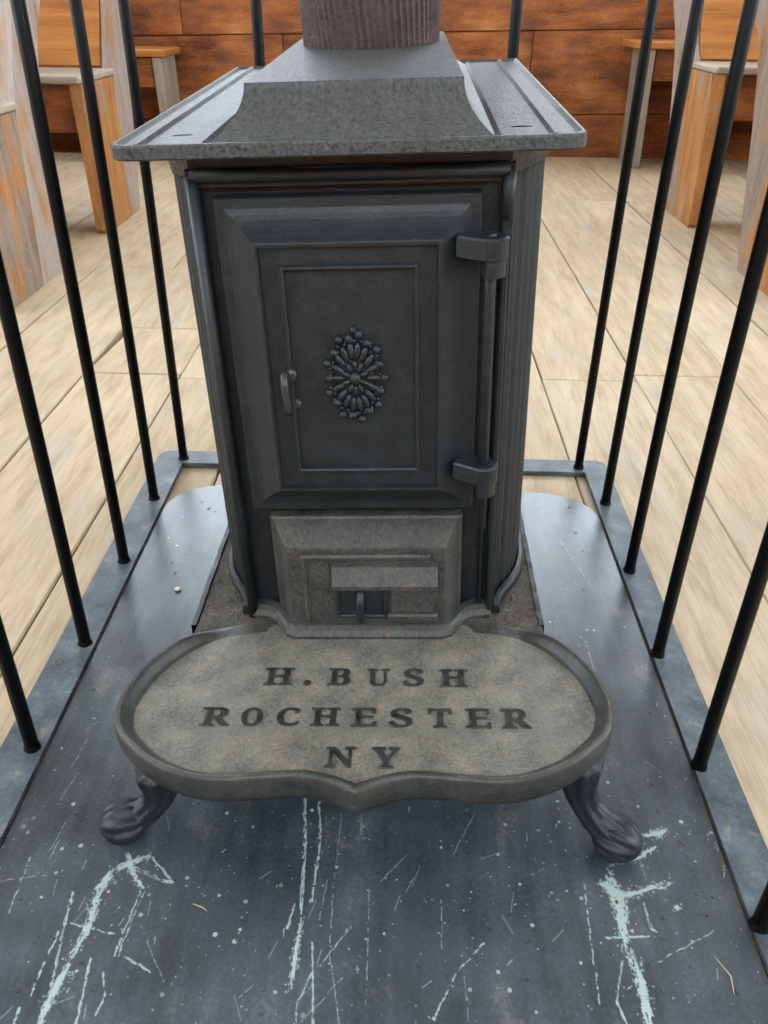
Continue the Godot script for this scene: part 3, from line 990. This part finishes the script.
func roof(s: Node3D) -> void:
	var cx := .0045
	var hw := .1495
	var z0 := .040
	var z1 := -.405
	var ring := func(i: float, dy: float) -> PackedVector3Array:
		var c := .010
		var o := PackedVector3Array()
		for v in [Vector2(-hw + i, z0 - i - c), Vector2(-hw + i + c * .3, z0 - i - c * .3), Vector2(-hw + i + c, z0 - i), Vector2(hw - i - c, z0 - i), Vector2(hw - i - c * .3, z0 - i - c * .3), Vector2(hw - i, z0 - i - c), Vector2(hw - i, z1 + i), Vector2(-hw + i, z1 + i)]:
			o.append(Vector3(cx + v.x, roof_y(v.y) + dy, v.y))
		return o
	var st := new_st()
	# thick plate with a rounded raised rim and a sunk top
	var rings := [ring.call(.012, -.0090), ring.call(.0015, -.0090), ring.call(0.0, -.0078), ring.call(0.0, -.0012), ring.call(.0010, .0002), ring.call(.0028, .0004), ring.call(.0042, -.0012), ring.call(.0055, -.0020)]
	loft(st, rings)
	var tops: PackedVector3Array = rings[-1]
	# two small slots are cast into the top: the outline runs in to each and back
	var slots := [Vector2(-.108, -.008), Vector2(.1175, -.006)]
	var holed := PackedVector3Array()
	for i in tops.size():
		holed.append(tops[i])
		if i == 2 or i == 3:
			var sc: Vector2 = slots[i - 2]
			var pit := PackedVector3Array()
			var pit_low := PackedVector3Array()
			for k in 17:
				var an := PI * .5 + TAU * k / 16.0 * (.9995 if k == 16 else 1.0)
				var q := Vector3(sc.x + .0072 * cos(an), 0, sc.y + .0030 * sin(an))
				pit.append(Vector3(q.x, roof_y(q.z) - .0020, q.z))
				pit_low.append(Vector3(q.x, roof_y(q.z) - .0078, q.z))
			holed.append_array(pit)
			holed.append(tops[i] + Vector3(.00008, 0, 0))
			loft(st, [pit_low, pit], false)
			pit_low.remove_at(16)
			cap(st, pit_low, 1)
	cap(st, holed, 1)
	var lows: PackedVector3Array = rings[0]
	cap(st, lows, 1, true)
	var rf := part("roof_plate", st, M.roof, s)
	# long ribs near both sides
	for x in [cx - hw + .0175, cx + hw - .0195]:
		st = new_st()
		var a := []
		for z in [z0 - .004, z1 + .006]:
			var y := roof_y(z) - .0022
			a.append(PackedVector3Array([Vector3(x - .0026, y, z), Vector3(x - .0012, y + .0028, z), Vector3(x + .0012, y + .0028, z), Vector3(x + .0026, y, z)]))
		loft(st, a)
		cap(st, a[0], 2); cap(st, a[1], 2)
		part("roof_rib", st, M.roof, rf)
	# pedestal for the pipe: hollow-curved sides rising to a flat top
	st = new_st()
	var rg := []
	var nk := 9
	for k in nk + 1:
		var f := float(k) / nk
		var e := 1.0 - pow(1.0 - f, 2.4)     # how far the side has moved in
		var w := lerpf(.0905, .0722, e)
		var zf := lerpf(.0315, -.016, 1.0 - pow(1.0 - f, 1.5))
		var zb := lerpf(-.385, -.325, e)
		var yf := lerpf(roof_y(.0315) - .002, .5235, f)
		var yb := lerpf(roof_y(-.385) - .002, .5390, f)
		var wb := lerpf(.0905, .0665, e)
		rg.append(PackedVector3Array([Vector3(cx + .003 - w, yf, zf), Vector3(cx + .003 + w, yf, zf), Vector3(cx + .003 + wb, yb, zb), Vector3(cx + .003 - wb, yb, zb)]))
	var foot: PackedVector3Array = rg[0]
	var skirt := PackedVector3Array()
	for v in foot:
		skirt.append(v + Vector3((v.x - cx) * .03, 0, .003 if v.z > -.1 else -.003) + Vector3(0, .0022, 0))
	var skirt0 := PackedVector3Array()
	for v in skirt:
		skirt0.append(v - Vector3(0, .0022, 0))
	loft(st, [skirt0, skirt] + rg)
	var tp: PackedVector3Array = rg[-1]
	quad(st, tp[0], tp[1], tp[2], tp[3])
	part("pipe_pedestal", st, M.roof, s)
	# ribbed oval collar and the pipe above it
	st = new_st()
	var cz := -.246
	var n := 192
	var cr := []
	for q in [[.5325, .0585, .0], [.560, .0598, .1], [.600, .0612, .25], [.640, .0620, .4], [.643, .0600, .4]]:
		var r := PackedVector3Array()
		for k in n:
			var a := TAU * k / n
			var rib := 1.0 + (.022 if k % 3 == 0 else -.008)
			var tw: float = a + q[2] * .35
			r.append(Vector3(cx + .004 + q[1] * rib * cos(tw), q[0], cz + q[1] * .93 * rib * sin(tw)))
		cr.append(r)
	loft(st, cr)
	part("pipe_collar", st, M.pipe, s)
	st = new_st(true)
	tube(st, [Vector3(cx, .60, cz), Vector3(cx, 2.87, cz)], [.054, .054], 32)
	part("stove_pipe", st, M.pipe, s)

func hearth(s: Node3D, h: float) -> void:
	var half := [Vector2(.016, .2005), Vector2(.040, .1945), Vector2(.070, .1963), Vector2(.0995, .1985), Vector2(.1265, .1945), Vector2(.155, .1815), Vector2(.1755, .1645), Vector2(.188, .150), Vector2(.1945, .130), Vector2(.1945, .111), Vector2(.1865, .080), Vector2(.168, .050), Vector2(.141, .0265), Vector2(.108, .016), Vector2(.06, .010)]
	var full := [Vector2(0, .2085)]
	full += half
	full.append(Vector2(0, .008))
	var left := half.duplicate()
	left.reverse()
	for v in left:
		full.append(Vector2(-v.x, v.y))
	# smooth the outline, keeping the point in front
	var pts := []
	var n := full.size()
	for i in n:
		var p0: Vector2 = full[(i - 1 + n) % n]
		var p1: Vector2 = full[i]
		var p2: Vector2 = full[(i + 1) % n]
		var p3: Vector2 = full[(i + 2) % n]
		if i == 0:
			p0 = p1 - (p2 - p1)
		if i == n - 1:
			p3 = p2 + (p2 - p1)
		for k in 4:
			pts.append(p1.cubic_interpolate(p2, p0, p3, k / 4.0))
	n = pts.size()
	var prof := [Vector2(.0135, 0), Vector2(.0120, .0005), Vector2(.0096, .0030), Vector2(.0072, .0066), Vector2(.0050, .0090), Vector2(.0028, .0098), Vector2(.0009, .0088), Vector2(-.0001, .0062), Vector2(-.0004, .0005), Vector2(-.0004, -.0070), Vector2(.0004, -.0130), Vector2(.0025, -.0172), Vector2(.0055, -.0182), Vector2(.0110, -.0170), Vector2(.0135, -.0125)]
	var rings := []
	for q in prof:
		var r := PackedVector3Array()
		for i in n:
			var p: Vector2 = pts[i]
			var d: Vector2 = (pts[(i + 1) % n] - pts[(i - 1 + n) % n]).normalized()
			var inw := Vector2(d.y, -d.x)
			if inw.dot(Vector2(0, .1) - p) < 0:
				inw = -inw
			var up: float = q.y
			if up > 0:
				up *= smoothstep(.016, .045, p.y)      # the rim dies out under the stove front
			p += inw * q.x
			if p.y < .012 and q.x > .01:
				p.y = .012
			r.append(Vector3(p.x + .0023, h + .0006 + up, p.y))
		rings.append(r)
	var st := new_st()
	var inner: PackedVector3Array = rings[0]
	cap(st, inner, 1)
	var under: PackedVector3Array = rings[-1]
	cap(st, under, 1, true)
	loft(st, [inner, under])
	var o := part("hearth", st, M.hearth, s)
	st = new_st(true)
	loft(st, rings)
	part("rim", st, M.rim, o)
	# cast pads where the hearth meets the front
	for q in [-1.0, 1.0]:
		var sp := new_st(true)
		ellipsoid(sp, Vector3(.003 + q * .084, h, .030), Vector3(.0090, .0016, .0140), 14, 8, 0.0)
		part("pad", sp, M.hearth, o)
	# raised lettering, one piece for each letter
	var font := SystemFont.new()
	font.font_names = PackedStringArray(["Droid Serif"])
	font.font_weight = 700
	for q in LETTERS:
		var tm := TextMesh.new()
		tm.font = font
		tm.text = q[0]
		tm.font_size = 64
		tm.pixel_size = 1.0
		tm.depth = .01
		tm.curve_step = 2.0
		var bb := tm.get_aabb()
		var cc := bb.get_center()
		var fat := SurfaceTool.new()       # thickened strokes: the glyph laid over itself a little to each side
		fat.begin(Mesh.PRIMITIVE_TRIANGLES)
		for e in [Vector3(-.9, 0, 0), Vector3(.9, 0, 0), Vector3(0, .8, 0), Vector3(0, -.8, 0)]:
			fat.append_from(tm, 0, Transform3D(Basis.IDENTITY, e - cc))
		var mi := MeshInstance3D.new()
		mi.name = "letter" if q[0] != "." else "full_stop"
		mi.mesh = fat.commit()
		mi.material_override = M.letter
		var sc := Vector3((q[3] - .0005) / bb.size.x, (q[4] - .0005) / bb.size.y, .15)
		if q[0] != ".":
			sc = Vector3(q[3] / (bb.size.x + 1.8), q[4] / (bb.size.y + 1.6), .15)
		mi.transform = Transform3D(Basis(Vector3.RIGHT, -PI / 2) * Basis.from_scale(sc), Vector3(q[1], h + .0009, q[2]))
		o.add_child(mi, true)

func legs(s: Node3D) -> void:
	for q in [[Vector3(.170, .0785, .158), Vector3(.1985, -.0040, .1760), 1.0], [Vector3(-.152, .0785, .170), Vector3(-.1820, .0129, .1780), -1.0], [Vector3(.105, .0785, -.32), Vector3(.128, -.0008, -.33), 1.0], [Vector3(-.103, .0785, -.32), Vector3(-.126, .0103, -.33), -1.0]]:
		var top: Vector3 = q[0]
		var ft: Vector3 = q[1]
		var hh := top.y - ft.y
		var out := (Vector3(ft.x, 0, ft.z) - Vector3(top.x, 0, top.z))
		var at := func(f: float, y: float) -> Vector3: return Vector3(top.x + out.x * f, ft.y + hh * y, top.z + out.z * f)
		var st := new_st(true)
		var keys := [[-.02, 1.0, .0165], [-.02, .88, .0160], [.0, .72, .0140], [.08, .56, .0118], [.26, .42, .0108], [.50, .32, .0115], [.78, .25, .0130], [1.0, .20, .0138]]
		var pp := []
		var rr := []
		for i in keys.size() - 1:
			for k in 3:
				var f := k / 3.0
				var f2 := f * f * (3 - 2 * f)
				pp.append(at.call(lerpf(keys[i][0], keys[i + 1][0], f), lerpf(keys[i][1], keys[i + 1][1], f)))
				rr.append(lerpf(keys[i][2], keys[i + 1][2], f2))
		pp.append(at.call(keys[-1][0], keys[-1][1])); rr.append(keys[-1][2])
		tube(st, pp, rr, 48, true, 8, .075)
		var lg := part("leg", st, M.iron, s)
		# scrolled toe: a ribbed ball flattened where it stands
		st = new_st(true)
		var c := ft + Vector3(out.normalized().x * .002, .0148, out.normalized().z * .002)
		var yaw := atan2(out.x, out.z)
		var rings := []
		for i in 13:
			var a := PI * i / 12
			var ring := PackedVector3Array()
			for j in 54:
				var b := TAU * j / 54
				var rib := 1.0 + .085 * cos(b * 9.0) * sin(a)
				var v := Vector3(.0178 * sin(a) * cos(b) * rib, .0160 * sin(a) * sin(b) * rib, -.0195 * cos(a))
				v = v.rotated(Vector3.UP, yaw)
				v.y = maxf(v.y, -.0148)
				ring.append(c + v)
			rings.append(ring)
		loft(st, rings)
		part("scroll_foot", st, M.iron, lg)

# ---------------------------------------------------------------- crumbs
func build_bits() -> void:
	var st := new_st()
	for k in 260:
		var p := Vector3(rng.randf_range(-.29, .25), .0046, rng.randf_range(-.93, -.2))
		if k < 120:
			p = Vector3(rng.randf_range(-.26, .24), .0046, rng.randf_range(-.45, -.28))
		if p.z < -.375 and absf(p.x + .01) < .215:
			continue
		var r := rng.randf_range(.0005, .0013)
		var a := Vector3(rng.randf_range(.6, 1.4), rng.randf_range(.4, .9), rng.randf_range(.6, 1.4)) * r
		cbox(st, p + Vector3(-a.x, -.0002, -a.z), p + a, r * .4)
	var o := part("grit", st, M.ash, self)
	tag(o, "fine grit and crumbs strewn over the metal board", "grit")
	o.set_meta("kind", "stuff")
	st = new_st()
	var c := Vector3(-.241, .0044, -.724)
	ellipsoid(st, c + Vector3(0, .0015, 0), Vector3(.0038, .0022, .0032), 7, 5)
	var w := part("paint_chip", st, plain(Color("d8d2c4"), .9), self)
	tag(w, "small white flake lying on the metal board left of the stove", "flake")
	# a few wisps of straw
	for q in [[Vector3(.231, .0048, -.325), Vector3(.236, .0048, -.300), "pale bent straw by the right rail of the guard"], [Vector3(-.141, .0048, -.352), Vector3(-.130, .0048, -.347), "short pale straw on the scratched board, left foreground"]]:
		st = new_st(true)
		var m: Vector3 = (q[0] + q[1]) * .5 + Vector3(.003, .003, .002)
		tube(st, [q[0], m, q[1]], [.0004, .0005, .0003], 6)
		var t := part(numbered("straw"), st, plain(Color("b8aa88"), .8), self)
		tag(t, q[2], "straw")
